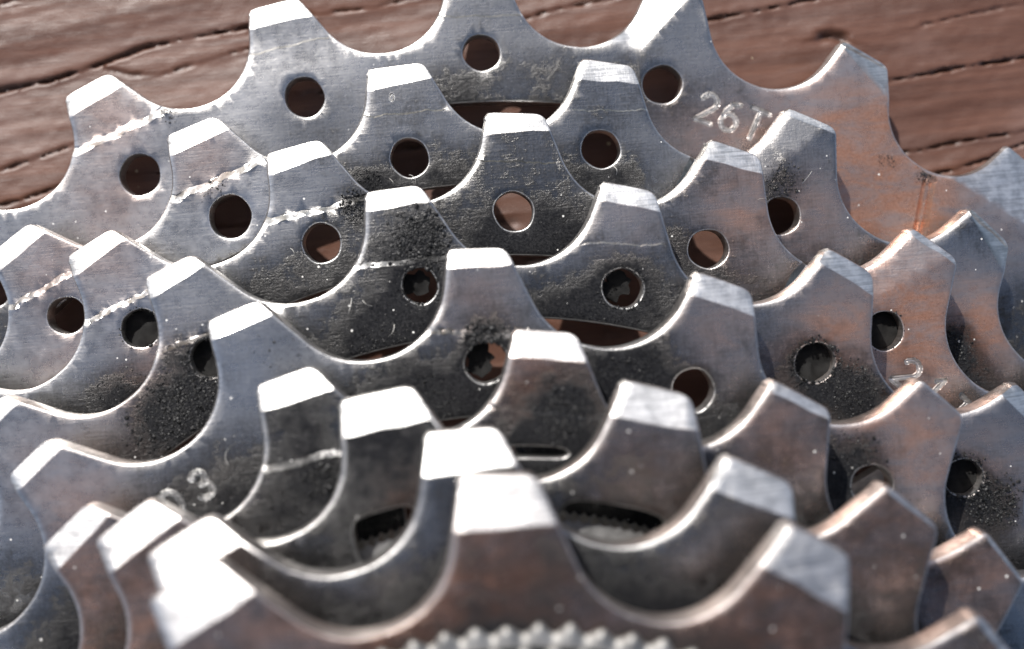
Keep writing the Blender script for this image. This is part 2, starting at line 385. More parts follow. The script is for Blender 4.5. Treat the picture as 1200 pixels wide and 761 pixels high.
# ------------------------------------------------------------------ the wooden board
def build_board():
    def axis(lo, a, b, hi, fine, coarse):
        return np.concatenate([np.arange(lo, a, coarse), np.arange(a, b, fine), np.arange(b, hi + coarse, coarse)])
    xs = axis(-170, -44, 50, 170, 0.22, 5.0)
    ys = np.concatenate([axis(-130, -60, 20, 20, 2.5, 8.0)[:-1], np.arange(20, 38, 0.4), np.arange(38, 62, 0.14), np.arange(62, 150, 6.0)])
    X, Y = np.meshgrid(xs, ys)
    cg, sg = math.cos(GRAIN), math.sin(GRAIN)
    U, W = X * cg + Y * sg, -X * sg + Y * cg
    Z = 0.22 * vnoise(U * 0.03, W * 0.25, 1) + 0.05 * vnoise(U * 0.06, W * 0.7, 2) + 0.012 * vnoise(U * 0.2, W * 2.4, 3)
    Z += 0.02 * vnoise(U * 0.5, W * 0.9, 4) + 0.018 * vnoise(U * 1.6, W * 2.2, 5)
    crack = np.zeros_like(Z)
    for pts, depth, width in CRACKS:
        best = np.full(Z.shape, 1e9)
        side = np.zeros_like(Z)
        for a, b in zip(pts[:-1], pts[1:]):
            d, s = seg_dist(X, Y, a, b)
            side = np.where(d < best, s, side)
            best = np.minimum(best, d)
        wob = best + 0.10 * vnoise(U * 0.9, W * 1.3, 7) + 0.05 * vnoise(U * 3.0, W * 3.0, 8)
        ww = width * (0.22 + 0.11 * vnoise(U * 0.35, W * 0.1, 9))
        ww = np.maximum(ww, 0.06)
        prof = np.exp(-(np.maximum(wob, 0) / ww) ** 2)
        Z -= 0.45 * depth * prof
        Z += np.where(side > 0, 0.10, -0.12) * depth * np.exp(-np.abs(wob - 0.5) / 0.9) * np.exp(-best / 2.0)
        crack = np.maximum(crack, prof ** 1.5 * min(1.0, depth / 0.7))
    ny, nx = X.shape
    V = np.stack([X.ravel(), Y.ravel(), (Z + WOOD_Z).ravel()], 1)
    I = np.arange(nx * ny).reshape(ny, nx)
    Q = np.stack([I[:-1, :-1], I[:-1, 1:], I[1:, 1:], I[1:, :-1]], -1).reshape(-1, 4)
    ring = np.concatenate([I[0, :-1], I[:-1, -1], I[-1, :0:-1], I[:0:-1, 0]])
    base = len(V)
    low = V[ring].copy()
    low[:, 2] = WOOD_Z - 28.0
    V = np.concatenate([V, low])
    n = len(ring)
    F = [tuple(q) for q in Q]
    for i in range(n):
        j = (i + 1) % n
        F.append((ring[j], ring[i], base + i, base + j))
    F.append(tuple(base + i for i in range(n))[::-1])
    me = mesh_from('wooden_board', V, F, 60)
    at = me.attributes.new('crack', 'FLOAT', 'POINT')
    at.data.foreach_set('value', np.concatenate([crack.ravel(), np.zeros(n)]))
    o = link('wooden_board', me, M_WOOD)
    o['kind'] = 'structure'
    o['label'] = 'brown painted weathered wooden board with grain cracks under the cassette'


build_board()

# ------------------------------------------------------------------ stamped characters as strokes, in a box 0.6 wide and 1 high
def arc(cx, cy, rx, ry, a0, a1, n=12):
    return [(cx + rx * math.cos(math.radians(a0 + (a1 - a0) * i / n)), cy + ry * math.sin(math.radians(a0 + (a1 - a0) * i / n))) for i in range(n + 1)]


GLYPH = {
    '2': [arc(0, 0.22, 0.27, 0.27, 165, -35) + [(-0.27, -0.48), (0.28, -0.48)]],
    '6': [arc(0, -0.2, 0.27, 0.28, 0, 360, 18), [(-0.27, -0.2), (-0.22, 0.15), (-0.05, 0.42), (0.18, 0.5)]],
    'T': [[(-0.32, 0.5), (0.32, 0.5)], [(0, 0.5), (0, -0.5)]],
    '1': [[(-0.15, 0.3), (0.02, 0.5), (0.02, -0.5)]],
    'D': [[(-0.27, -0.5), (-0.27, 0.5)], [(-0.27, 0.5)] + arc(-0.1, 0, 0.38, 0.5, 80, -80) + [(-0.27, -0.5)]],
    '3': [arc(0, 0.24, 0.25, 0.25, 150, -90) + arc(0, -0.25, 0.28, 0.26, 90, -150)],
    'o': [arc(0, 0, 0.25, 0.5, 0, 360, 12)],
}

# how much bare metal shows on each worn step
LEDGE_WEAR = {0: 0.9, 3: 0.7, 4: 0.3, 7: 0.15, 8: 0.35, 10: 0.15, 11: 0.8, 13: 0.5, 14: 0.5, 15: 0.1}
# facet width at the tooth tip (mm) for each sprocket, with single teeth that differ
TIP_FACET = [1.35, 1.25, 1.15, 1.05, 1.0, 1.35, 1.65, 1.75, 2.1]
TIP_SLOPE = [0.46, 0.46, 0.46, 0.46, 0.46, 0.44, 0.42, 0.40, 0.24]
FACET_ONE = {(4, 4): 0.15, (5, 3): 0.55, (5, 4): 0.25, (6, 3): 0.3, (7, 3): 0.35, (0, 4): 0.35, (0, 3): 0.3, (0, 5): 0.2,
             (1, 4): 0.45, (1, 5): 0.35, (2, 4): 0.4, (4, 3): 1.3, (7, 2): 1.5}
# valley wear (mm), flank angles (driven, trailing) and how far the valleys sit off the midline between tips
WEAR = [0.28, 0.28, 0.28, 0.38, 0.40, 0.30, 0.05, 0.12, 0.0]
FLANK = [(12, 24), (12, 24), (11, 24), (10, 25), (10, 25), (10, 24), (10, 22), (10, 22), (10, 22)]
W_OFF = [0.27, 0.27, 0.30, 0.34, 0.34, 0.36, 0.36, 0.38, 0.39]
# where the ring is cut away inside the teeth: (from deg, to deg, mm inside the root circle), else a deep web
WINDOWS = {0: [(75, 95, 3.55)], 1: [(79, 101, 2.9)], 2: [(75, 94, 3.3)], 3: [(68, 90, 2.75), (90, 101, 3.7)],
           4: [(86, 99, 3.65)], 5: [(60, 108, 2.25)]}
DEEP = [5.7, 3.6, 3.6, 3.6, 9.0, 8.5, 7.0, 5.0, 3.2]
# extra openings bounded by two arcs: (r0, r1, from deg, to deg)
SLOTS = {5: [(25.05, 25.85, 79.5, 90.0)], 6: [(20.2, 23.95, 67.5, 82.0), (20.2, 24.3, 96.5, 105.5)]}


def inside(px, py, poly):
    r = np.zeros(len(px), bool)
    x0, y0 = poly[:, 0], poly[:, 1]
    x1, y1 = np.roll(x0, -1), np.roll(y0, -1)
    for a, b, c, d in zip(x0, y0, x1, y1):
        if b == d:
            continue
        hit = ((b > py) != (d > py))
        hit &= px < (c - a) * (py - b) / (d - b) + a
        r ^= hit
    return r


ICO = None


def ico():
    global ICO
    if ICO is None:
        t = (1 + 5 ** .5) / 2
        v = np.array([(-1, t, 0), (1, t, 0), (-1, -t, 0), (1, -t, 0), (0, -1, t), (0, 1, t), (0, -1, -t), (0, 1, -t), (t, 0, -1), (t, 0, 1), (-t, 0, -1), (-t, 0, 1)], float)
        v /= np.linalg.norm(v[0])
        f = np.array([(0, 11, 5), (0, 5, 1), (0, 1, 7), (0, 7, 10), (0, 10, 11), (1, 5, 9), (5, 11, 4), (11, 10, 2), (10, 7, 6), (7, 1, 8), (3, 9, 4), (3, 4, 2), (3, 2, 6), (3, 6, 8), (3, 8, 9), (4, 9, 5), (2, 4, 11), (6, 2, 10), (8, 6, 7), (9, 8, 1)])
        ICO = (v, f)
    return ICO


class Sprocket:
    def __init__(self, c):
        self.c, self.N = c, TEETH[c]
        self.step = 2 * math.pi / self.N
        self.Rp = 6.35 / math.sin(math.pi / self.N)
        self.root = self.Rp - 3.9
        self.th0 = PHASE[c]
        self.tip = self.Rp + TIP[c]
        r = random.Random(40 + c)
        self.tipj = [r.uniform(-0.07, 0.07) for _ in range(self.N)]
        self.wj = [r.uniform(-0.08, 0.08) for _ in range(self.N)]
        self.tilt = [r.uniform(-0.07, 0.07) for _ in range(self.N)]
        self.alpha = math.radians(20 - 0.7 * c)

    def axis(self, k):
        t = self.th0 - k * self.step
        return np.array([math.cos(t), math.sin(t)]), np.array([math.sin(t), -math.cos(t)])

    def outline(self, b):
        """tooth outline, clockwise, moved inwards by b"""
        pts = []
        wr = WEAR[self.c]
        Rc = self.Rp + wr                    # a worn valley is a little wider than the roller
        Cx, Cy, R = Rc * math.sin(math.pi / self.N), Rc * math.cos(math.pi / self.N), 3.9 + wr
        ang0 = math.atan2(-Cy, Cx)
        rc = 0.55

        def half(a, tp):
            w = Cx - R / math.cos(a) - math.tan(a) * (tp - Cy)
            loc = []
            for i in range(13):
                t = ang0 + (-a - ang0) * i / 12
                loc.append((-Cx + R * math.cos(t), Cy + R * math.sin(t)))
            p0, p2 = (-w - math.sin(a) * rc, tp - math.cos(a) * rc), (-w + rc, tp)
            for i in range(6):
                t = i / 5
                loc.append(((1 - t) ** 2 * p0[0] + 2 * t * (1 - t) * -w + t * t * p2[0], (1 - t) ** 2 * p0[1] + 2 * t * (1 - t) * tp + t * t * p2[1]))
            return w, loc
        for k in range(self.N):
            tp = self.tip + self.tipj[k]
            wl, left = half(math.radians(FLANK[self.c][0] + self.wj[k] * 30), tp)
            wr_, right = half(math.radians(FLANK[self.c][1] + self.wj[k] * 20), tp)
            # driven flank steep, trailing flank slanted; the tip stays centred on the tooth axis
            s0 = (W_OFF[self.c]) / self.Rp
            t = self.th0 - k * self.step - s0
            ev, eu = np.array([math.cos(t), math.sin(t)]), np.array([math.sin(t), -math.cos(t)])
            loc = left + [((wr_ - wl) / 2, tp + 0.03)] + [(-x, y) for x, y in right[::-1]][:-1]
            for x, y in loc:
                pts.append(eu * x + ev * y)
        P = np.array(pts)
        t = np.roll(P, -1, 0) - np.roll(P, 1, 0)
        n = np.column_stack([-t[:, 1], t[:, 0]])
        n /= np.linalg.norm(n, axis=1, keepdims=True)
        return P - n * self.bevel(P, n)[:, None]

    def bevel(self, P, n):
        """edge break: wider on the driving side of each tooth"""
        r = np.hypot(P[:, 0], P[:, 1])
        side = -(n[:, 0] * P[:, 1] - n[:, 1] * P[:, 0]) / r
        return np.where(r > self.root - 1.2, 0.15 + 0.27 * np.clip(side * 1.2, 0, 1), 0.15)

    def local(self, X, Y):
        th = np.arctan2(Y, X)
        kf = (self.th0 - th) / self.step
        k = np.round(kf).astype(int)
        d = (k - kf) * self.step          # angle left of the tooth axis is negative u
        r = np.hypot(X, Y)
        return k, -r * np.sin(d), r * np.cos(d), r

    def height(self, X, Y):
        """front surface relative to the plane of the sprocket, and how much of it is polished facet"""
        c = self.c
        X, Y = np.asarray(X, float), np.asarray(Y, float)
        k, u, v, r = self.local(X, Y)
        km = k % self.N
        h = np.zeros_like(X)
        pol = np.zeros_like(X)
        fw = np.full(X.shape, TIP_FACET[c])
        tj = np.array(self.tipj)[km]
        tl = np.array(self.tilt)[km]
        for (cc, kk), w in FACET_ONE.items():
            if cc == c:
                fw = np.where(km == kk % self.N, w, fw)
                tl = np.where(km == kk % self.N, 0, tl)
        over = v + tl * u + 0.05 * vnoise(u * 0.9 + 3.1 * km, u * 0 + c, 15) - (self.tip + tj - fw)
        h -= np.maximum(over, 0) * TIP_SLOPE[c]
        pol = np.maximum(pol, np.clip(over / 0.07, 0, 1))
        for li, (cc, a, b, w, d) in enumerate(LEDGES):
            if cc != c:
                continue
            s = self.ledge_side(X, Y, a, b)
            kk = self.tooth_of((a[0] + b[0]) / 2, (a[1] + b[1]) / 2)
            on = k == kk
            h -= np.where(on, np.clip(s / w, 0, 1) * d, 0)
            if w > .2:
                strip = on & (s > -0.02) & (s < w + .02)
                h += np.where(strip, 0.045 * vnoise(X * 5.0, Y * 5.0, 70) + 0.03 * vnoise(X * 9.0, Y * 9.0, 71), 0)
                pol = np.maximum(pol, np.where(strip, LEDGE_WEAR.get(li, 0.3) * (0.42 + 0.5 * vnoise(X * 0.8, Y * 0.8, 72)), 0))
        for cc, kk, a, b, sl, t in FACETS:
            if cc != c:
                continue
            s = self.line_side(X, Y, a, b, t)
            if (cc, kk) == (0, 3):
                s = np.minimum(s, (v - self.root - 0.35) * 1.2)
            on = k == kk
            h -= np.where(on, np.maximum(s, 0) * sl, 0)
            pol = np.maximum(pol, np.where(on, np.clip(s / 0.15, 0, 1) * (0.9 if sl > .2 else 0.25), 0))
        for cc, a, b, w, d in GROOVES:
            if cc == c:
                q, _ = seg_dist(X, Y, a, b)
                h -= d * np.clip(1 - q / w, 0, 1)
        for pl, w in self.strokes():
            for a, b in zip(pl[:-1], pl[1:]):
                q, _ = seg_dist(X, Y, a, b)
                # pressed-in stroke with a small raised burr around it
                h = np.minimum(h, np.where(q < w, -0.20 * np.clip((w - q) / (w * 0.8), 0, 1), h))
                pol = np.maximum(pol, np.where(q < w, 0.9, 0))
        return h, pol

    def tooth_of(self, x, y):
        return int(round((self.th0 - math.atan2(y, x)) / self.step))

    def ledge_side(self, X, Y, a, b):
        dx, dy = b[0] - a[0], b[1] - a[1]
        L = math.hypot(dx, dy)
        nx, ny = -dy / L, dx / L
        if nx * a[0] + ny * a[1] < 0:
            nx, ny = -nx, -ny
        s = (X - a[0]) * nx + (Y - a[1]) * ny
        t = ((X - a[0]) * dx + (Y - a[1]) * dy) / L
        return s + 0.09 * vnoise(t * 1.6, t * 0 + self.c, 11) + 0.05 * vnoise(t * 6.0, t * 0 + self.c, 12)

    def line_side(self, X, Y, a, b, t):
        dx, dy = b[0] - a[0], b[1] - a[1]
        L = math.hypot(dx, dy)
        nx, ny = -dy / L, dx / L
        if nx * (t[0] - a[0]) + ny * (t[1] - a[1]) < 0:
            nx, ny = -nx, -ny
        return (X - a[0]) * nx + (Y - a[1]) * ny

    def strokes(self):
        if not hasattr(self, '_st'):
            self._st = []
            for cc, g, (x, y), hgt, ang in STAMPS:
                if cc != self.c:
                    continue
                ca, sa = math.cos(math.radians(ang)), math.sin(math.radians(ang))
                for st in GLYPH[g]:
                    self._st.append(([(x + hgt * (px * ca - py * sa), y + hgt * (px * sa + py * ca)) for px, py in st], 0.175 if hgt > 1 else 0.07))
        return self._st

    def r_in(self, deg):
        base = self.root - DEEP[self.c]
        best = base
        for a, b, d in WINDOWS.get(self.c, []):
            top = self.root - d
            e = 2.0
            f = min(max((deg - a + e) / e, 0), 1) * min(max((b + e - deg) / e, 0), 1)
            f = f * f * (3 - 2 * f)
            best = max(best, base + (top - base) * f)
        return best

    def build(self, parent, label):
        c, b = self.c, 0.20
        zc = c * PITCH_Z
        V, E = [], []

        def add_loop(pts):
            i0 = len(V)
            V.extend([tuple(p) for p in pts])
            n = len(pts)
            E.extend([(i0 + i, i0 + (i + 1) % n) for i in range(n)])

        def add_line(pts):
            i0 = len(V)
            V.extend([tuple(p) for p in pts])
            E.extend([(i0 + i, i0 + i + 1) for i in range(len(pts) - 1)])
        out = self.outline(0.0)
        add_loop(out)
        inner = np.array([(self.r_in(math.degrees(t)) * math.cos(t), self.r_in(math.degrees(t)) * math.sin(t)) for t in np.linspace(0, 2 * math.pi, 300, endpoint=False)])
        add_loop(inner)
        voids = []
        for cc, k, (x, y), dia, fill in HOLES:
            if cc == c:
                rr = dia / 2 + 0.13
                poly = np.array([(x + (rr + 0.03 * math.sin(2 * t + x) + 0.015 * math.sin(5 * t + y)) * math.cos(t), y + (rr + 0.03 * math.sin(2 * t + x) + 0.015 * math.sin(5 * t + y)) * math.sin(t)) for t in np.linspace(0, 2 * math.pi, 40, endpoint=False)])
                voids.append(poly)
                add_loop(poly)
        if c < 5:      # the drilled row goes on round the back, out of the picture
            seen = range(-2, 8)
            for k in range(self.N):
                if k in [s % self.N for s in seen]:
                    continue
                ev, _ = self.axis(k)
                q = ev * (self.root - 1.2)
                poly = np.array([(q[0] + 1.25 * math.cos(t), q[1] + 1.25 * math.sin(t)) for t in np.linspace(0, 2 * math.pi, 16, endpoint=False)])
                voids.append(poly)
                add_loop(poly)
        for r0, r1, a0, a1 in SLOTS.get(c, []):
            am = (a0 + a1) / 2
            A = np.radians(np.linspace(a0, a1, 22))
            # rounded ends: the two arcs close towards each other
            f = np.sqrt(np.clip(1 - ((np.degrees(A) - am) / ((a1 - a0) / 2)) ** 6, 0.02, 1))
            rm = (r0 + r1) / 2
            up = np.stack([(rm + (r1 - rm) * f) * np.cos(A), (rm + (r1 - rm) * f) * np.sin(A)], 1)
            dn = np.stack([(rm - (rm - r0) * f) * np.cos(A), (rm - (rm - r0) * f) * np.sin(A)], 1)[::-1]
            poly = np.concatenate([up, dn])
            voids.append(poly)
            add_loop(poly)
        # crease lines
        for k in range(self.N):
            kk = k if k <= self.N // 2 else k - self.N
            ev, eu = self.axis(k)
            fw = TIP_FACET[c]
            tl = self.tilt[k]
            for (cc, q), w in FACET_ONE.items():
                if cc == c and q % self.N == k:
                    fw, tl = w, 0
            v0 = self.tip + self.tipj[k] - fw
            for dv in (-0.07, 0.0, 0.07):
                add_line([eu * u + ev * (v0 + dv - tl * u - 0.05 * float(vnoise(np.array(u * 0.9 + 3.1 * k), np.array(float(c)), 15))) for u in np.linspace(-2.3, 2.3, 16)])
        for cc, a, bb, w, d in LEDGES:
            if cc != c:
                continue
            n = 26
            P0 = np.array([np.array(a) + (np.array(bb) - np.array(a)) * t for t in np.linspace(-0.12, 1.12, n)])
            dxy = np.array(bb) - np.array(a)
            nn = np.array([-dxy[1], dxy[0]]) / np.linalg.norm(dxy)
            if nn @ np.array(a) < 0:
                nn = -nn
            s0 = self.ledge_side(P0[:, 0], P0[:, 1], a, bb)
            add_line([p - nn * s for p, s in zip(P0, s0)])
            add_line([p + nn * (w - s) for p, s in zip(P0, s0)])
            add_line([p + nn * (w + 0.07 - s) for p, s in zip(P0, s0)])
            add_line([p - nn * (0.07 + s) for p, s in zip(P0, s0)])
            if w > .2:
                L = np.linalg.norm(dxy)
                for q in range(int(L * 45 * w)):
                    V.append(tuple(np.array(a) + dxy * rng.uniform(-0.05, 1.05) + nn * rng.uniform(-0.05, w)))
        for cc, kk, a, bb, sl, t in FACETS:
            if cc == c:
                a, bb = np.array(a), np.array(bb)
                add_line([a + (bb - a) * q for q in np.linspace(-0.3, 1.3, 9)])
        # inner points: an even scatter where it can be seen
        s = 0.6
        gx = np.arange(-48, 50, s)
        gy = np.arange(14, 60, s * 0.87)
        GX, GY = np.meshgrid(gx, gy)
        GX = GX + (np.arange(len(gy))[:, None] % 2) * s / 2 + rng.uniform(-0.08, 0.08, GX.shape)
        GY = GY + rng.uniform(-0.08, 0.08, GX.shape)
        GX, GY = GX.ravel(), GY.ravel()
        rr = np.hypot(GX, GY)
        keep = (rr < self.tip) & (rr > self.root - 6.5)
        V.extend(zip(GX[keep], GY[keep]))
        for pl, w in self.strokes():
            P = np.array(pl)
            st = 0.055 if w > 0.1 else 0.03
            sx = np.arange(P[:, 0].min() - w - .05, P[:, 0].max() + w + .05, st)
            sy = np.arange(P[:, 1].min() - w - .05, P[:, 1].max() + w + .05, st)
            SX, SY = np.meshgrid(sx, sy)
            SX, SY = SX.ravel(), SY.ravel()
            dmin = np.full(SX.shape, 9.0)
            for a, bb in zip(pl[:-1], pl[1:]):
                dmin = np.minimum(dmin, seg_dist(SX, SY, a, bb)[0])
            kq = dmin < w + 0.06
            V.extend(zip(SX[kq], SY[kq]))
        for cc, a, bb, w, d in GROOVES:
            if cc == c:
                for off in (-w, -w / 2, 0, w / 2, w):
                    dxy = np.array(bb) - np.array(a)
                    nn = np.array([-dxy[1], dxy[0]]) / np.linalg.norm(dxy)
                    V.extend([tuple(np.array(a) + dxy * t + nn * off) for t in np.linspace(0, 1, 24)])
        ov, oe, of, _, _, _ = delaunay_2d_cdt([Vector((float(x), float(y))) for x, y in V], E, [], 0, 1e-4)
        P = np.array([(p.x, p.y) for p in ov])
        T = np.array([tuple(f) for f in of if len(f) == 3])
        cen = P[T].mean(1)
        ok = inside(cen[:, 0], cen[:, 1], out) & ~inside(cen[:, 0], cen[:, 1], inner)
        for poly in voids:
            lo, hi = poly.min(0), poly.max(0)
            cand = ok & (cen[:, 0] > lo[0]) & (cen[:, 0] < hi[0]) & (cen[:, 1] > lo[1]) & (cen[:, 1] < hi[1])
            idx = np.where(cand)[0]
            ok[idx[inside(cen[idx, 0], cen[idx, 1], poly)]] = False
        T = T[ok]
        used = np.unique(T)
        remap = -np.ones(len(P), int)
        remap[used] = np.arange(len(used))
        P, T = P[used], remap[T]
        e1, e2 = P[T[:, 1]] - P[T[:, 0]], P[T[:, 2]] - P[T[:, 0]]
        ar = e1[:, 0] * e2[:, 1] - e1[:, 1] * e2[:, 0]
        T[ar < 0] = T[ar < 0][:, ::-1]
        h, pol = self.height(P[:, 0], P[:, 1])
        h = h + 0.055 * vnoise(P[:, 0] * 0.28, P[:, 1] * 0.28, 20 + c) + 0.005 * vnoise(P[:, 0] * 1.4, P[:, 1] * 1.4, 30 + c)
        n0 = len(P)
        top = np.column_stack([P, h + zc])
        bot = np.column_stack([P, np.full(n0, zc - THICK)])
        # boundary half-edges (interior lies to their left)
        he = {}
        for t in T:
            for i in range(3):
                he[(t[i], t[(i + 1) % 3])] = 1
        bd = [(a, q) for (a, q) in he if (q, a) not in he]
        nrm = np.zeros((n0, 2))
        for a, q in bd:
            d = P[q] - P[a]
            d = d / max(np.linalg.norm(d), 1e-9)
            nrm[a] += (d[1], -d[0])
            nrm[q] += (d[1], -d[0])
        bv = np.array(sorted({a for e in bd for a in e}))
        nb = nrm[bv]
        nb = nb / np.maximum(np.linalg.norm(nb, axis=1, keepdims=True), 1e-9)
        m = len(bv)
        ring_of = -np.ones(n0, int)
        ring_of[bv] = np.arange(m)
        hb = h[bv] + zc
        isvoid = np.zeros(m, bool)
        for poly in voids:
            ctr = poly.mean(0)
            rad = np.hypot(*(poly - ctr).T).max()
            isvoid |= np.hypot(P[bv, 0] - ctr[0], P[bv, 1] - ctr[1]) < rad + 0.01
        be = np.where(isvoid, 0.13, self.bevel(P[bv], nb))[:, None]
        r1 = np.column_stack([P[bv] + nb * be * 0.72, hb - be[:, 0] * 0.28])
        r2 = np.column_stack([P[bv] + nb * be, hb - be[:, 0]])
        r3 = np.column_stack([P[bv] + nb * be, np.full(m, zc - THICK + 0.18)])
        VV = np.concatenate([top, bot, r1, r2, r3])
        o1, o2, o3 = 2 * n0, 2 * n0 + m, 2 * n0 + 2 * m
        F = [tuple(t) for t in T] + [(t[2] + n0, t[1] + n0, t[0] + n0) for t in T]
        for a, q in bd:
            i, j = ring_of[a], ring_of[q]
            F.append((q, a, o1 + i, o1 + j))
            F.append((o1 + j, o1 + i, o2 + i, o2 + j))
            F.append((o2 + j, o2 + i, o3 + i, o3 + j))
            F.append((o3 + j, o3 + i, a + n0, q + n0))
        me = mesh_from('sprocket', VV, F, 24)
        # wear masks, with painted reflections among them
        k, u, v, r = self.local(VV[:, 0], VV[:, 1])
        gr = np.clip((self.root + 0.4 - r) / 2.6, 0, 1) * (0.5 + 0.35 * vnoise(VV[:, 0] * 0.22 + 9 * c, VV[:, 1] * 0.22, 60))
        for cc, (x, y), rad, cnt, sz in GRIT:
            if cc == c:
                gr += 0.75 * min(1, cnt / 120) * np.exp(-((VV[:, 0] - x) ** 2 + (VV[:, 1] - y) ** 2) / (1.1 * rad) ** 2)
        stn_reflect = np.zeros(len(VV))
        for cc, (x, y), rad, sv in STAIN_REFLECT:
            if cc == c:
                stn_reflect += sv * np.exp(-(((VV[:, 0] - x) ** 2 + (VV[:, 1] - y) ** 2) / (1.3 * rad) ** 2) ** 1.2)
        for cc, (x, y), rad, fv in FILM_REFLECT:  # oily film, also painting bright sky and dark camera reflections
            if cc == c:
                gr += fv * np.exp(-((VV[:, 0] - x) ** 2 + (VV[:, 1] - y) ** 2) / rad ** 2)
        if c < 5:
            gr = gr - 0.40 * np.clip(stn_reflect, 0, 1)
        else:                       # small front sprockets painted darker, as if reflecting the dark camera
            gr = gr + 0.22
        gr = np.clip(gr, -0.6, 1.2)
        pp = np.concatenate([pol, np.zeros(n0), np.full(m, .8), np.full(m, .9), np.full(m, .45)])
        for nm, arr in (('grime', gr), ('stain_reflect', np.clip(stn_reflect, 0, 1)), ('polish', pp)):  # grime also carries the painted reflections of sky and camera
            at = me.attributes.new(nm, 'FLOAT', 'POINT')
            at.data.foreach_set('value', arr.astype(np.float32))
        o = link('sprocket', me, M_STEEL, parent)
        o['label'] = label
        self.obj = o
        self.out, self.voids, self.innerp = out, voids, inner
        self.grit(o)
        self.plugs(o)

    def grit(self, parent):
        c = self.c
        iv, fi = ico()
        VV, FF = [], []
        n = 0
        cx, cy, cr = [], [], []
        for cc, (x, y), rad, cnt, sz in GRIT:
            if cc != c:
                continue
            rr = rad * np.sqrt(rng.uniform(0, 1.25, cnt * 5)) * rng.uniform(0.5, 1.05, cnt * 5)
            aa = rng.uniform(0, 2 * math.pi, cnt * 5)
            cx.append(x + rr * np.cos(aa))
            cy.append(y + rr * np.sin(aa))
            cr.append(sz * np.exp(rng.normal(-0.45, 0.5, cnt * 5)))
        if not cx:
            return
        X, Y, R = np.concatenate(cx), np.concatenate(cy), np.minimum(np.concatenate(cr), 0.3) * 0.48
        ok = inside(X, Y, self.out) & ~inside(X, Y, self.innerp)
        for poly in self.voids:
            ctr = poly.mean(0)
            small = ctr + (poly - ctr) * 0.86
            ok &= ~inside(X, Y, small)
        X, Y, R = X[ok], Y[ok], R[ok]
        h, _ = self.height(X, Y)
        for x, y, r, z in zip(X, Y, R, h):
            sc = r * rng.uniform(0.55, 1.25, 3)
            a = rng.uniform(0, 6.28)
            p = iv * sc * rng.uniform(0.72, 1.2, (12, 1))
            ca, sa = math.cos(a), math.sin(a)
            q = np.column_stack([p[:, 0] * ca - p[:, 1] * sa + x, p[:, 0] * sa + p[:, 1] * ca + y, p[:, 2] * 0.75 + c * PITCH_Z + z + r * 0.2])
            VV.append(q)
            FF.append(fi + n)
            n += 12
        o = link('grime', mesh_from('grime', np.concatenate(VV), np.concatenate(FF), 50), M_GRIME, parent)
        o['kind'] = 'stuff'
        o['label'] = 'black gritty dirt caked on the sprocket'

    def plugs(self, parent):
        """holes choked with packed dirt"""
        for cc, k, (x, y), dia, fill in HOLES:
            if cc != self.c or not fill:
                continue
            R = dia / 2 + 0.02
            if fill == 2:      # only partly choked
                R *= 0.8
                x, y = x - R * 0.33, y + R * 0.15
            rings = [0, .3, .55, .8, 1.0]
            V, F = [(x, y, 0)], []
            nseg = 20
            for r in rings[1:]:
                for i in range(nseg):
                    t = 2 * math.pi * i / nseg
                    wob = 1.0 if fill == 1 else 1.0 - 0.35 * max(0, math.sin(2.3 * t + x)) ** 2 + 0.1 * math.sin(7 * t)
                    V.append((x + R * r * wob * math.cos(t), y + R * r * wob * math.sin(t), 0))
            V = np.array(V, float)
            V[:, 2] = self.c * PITCH_Z - 1.0 + 0.22 * vnoise(V[:, 0] * 1.7, V[:, 1] * 1.7, 50) + 0.1 * vnoise(V[:, 0] * 5, V[:, 1] * 5, 51)
            F += [(0, 1 + i, 1 + (i + 1) % nseg) for i in range(nseg)]
            for q in range(len(rings) - 2):
                for i in range(nseg):
                    a, bb = 1 + q * nseg, 1 + (q + 1) * nseg
                    F.append((a + i, bb + i, bb + (i + 1) % nseg, a + (i + 1) % nseg))
            n = len(V)
            low = V[-nseg:].copy()
            low[:, 2] = self.c * PITCH_Z - 1.6
            V = np.concatenate([V, low])
            for i in range(nseg):
                j = (i + 1) % nseg
                F.append((n - nseg + i, n + i, n + j, n - nseg + j))
            F.append(tuple(n + i for i in range(nseg))[::-1])
            link('dirt_plug', mesh_from('dirt_plug', V, F, 60), M_PLUG, parent)


# ------------------------------------------------------------------ the cassette
cassette = bpy.data.objects.new('bicycle_cassette', None)
COL.objects.link(cassette)
cassette.location = (0, 0, 0)
cassette['label'] = 'dirty worn steel bicycle cassette of nine toothed sprockets lying on a brown wooden board'
cassette['category'] = 'bicycle cassette'

LABELS = ['largest sprocket, rearmost, stamped 26T', 'second largest sprocket, lying on the one stamped 26T', 'sprocket stamped 21T, third from the board',
          'sprocket with grit packed round its drilled holes, fourth from the board', 'sprocket stamped D3, middle of the nine',
          'sprocket with a narrow slot below its teeth, fourth smallest', 'third smallest sprocket with cut-out windows', 'second smallest sprocket, right under the front one',
          'smallest sprocket, nearest the camera, with a knurled ring on it']
for c in range(9):
    Sprocket(c).build(cassette, LABELS[c])


def lathe(name, prof, mat, parent, nseg=160, mod=None, ang=35):
    """closed ring from an (r, z) profile; mod(angle, r, z) may shift r and z"""
    V, F = [], []
    n = len(prof)
    for i in range(nseg):
        t = 2 * math.pi * i / nseg
        for r, z in prof:
            if mod:
                r, z = mod(t, r, z)
            V.append((r * math.cos(t), r * math.sin(t), z))
    for i in range(nseg):
        for j in range(n):
            a, b = i * n + j, i * n + (j + 1) % n
            c2, d = ((i + 1) % nseg) * n + (j + 1) % n, ((i + 1) % nseg) * n + j
            F.append((a, d, c2, b))
    return link(name, mesh_from(name, V, F, ang), mat, parent)


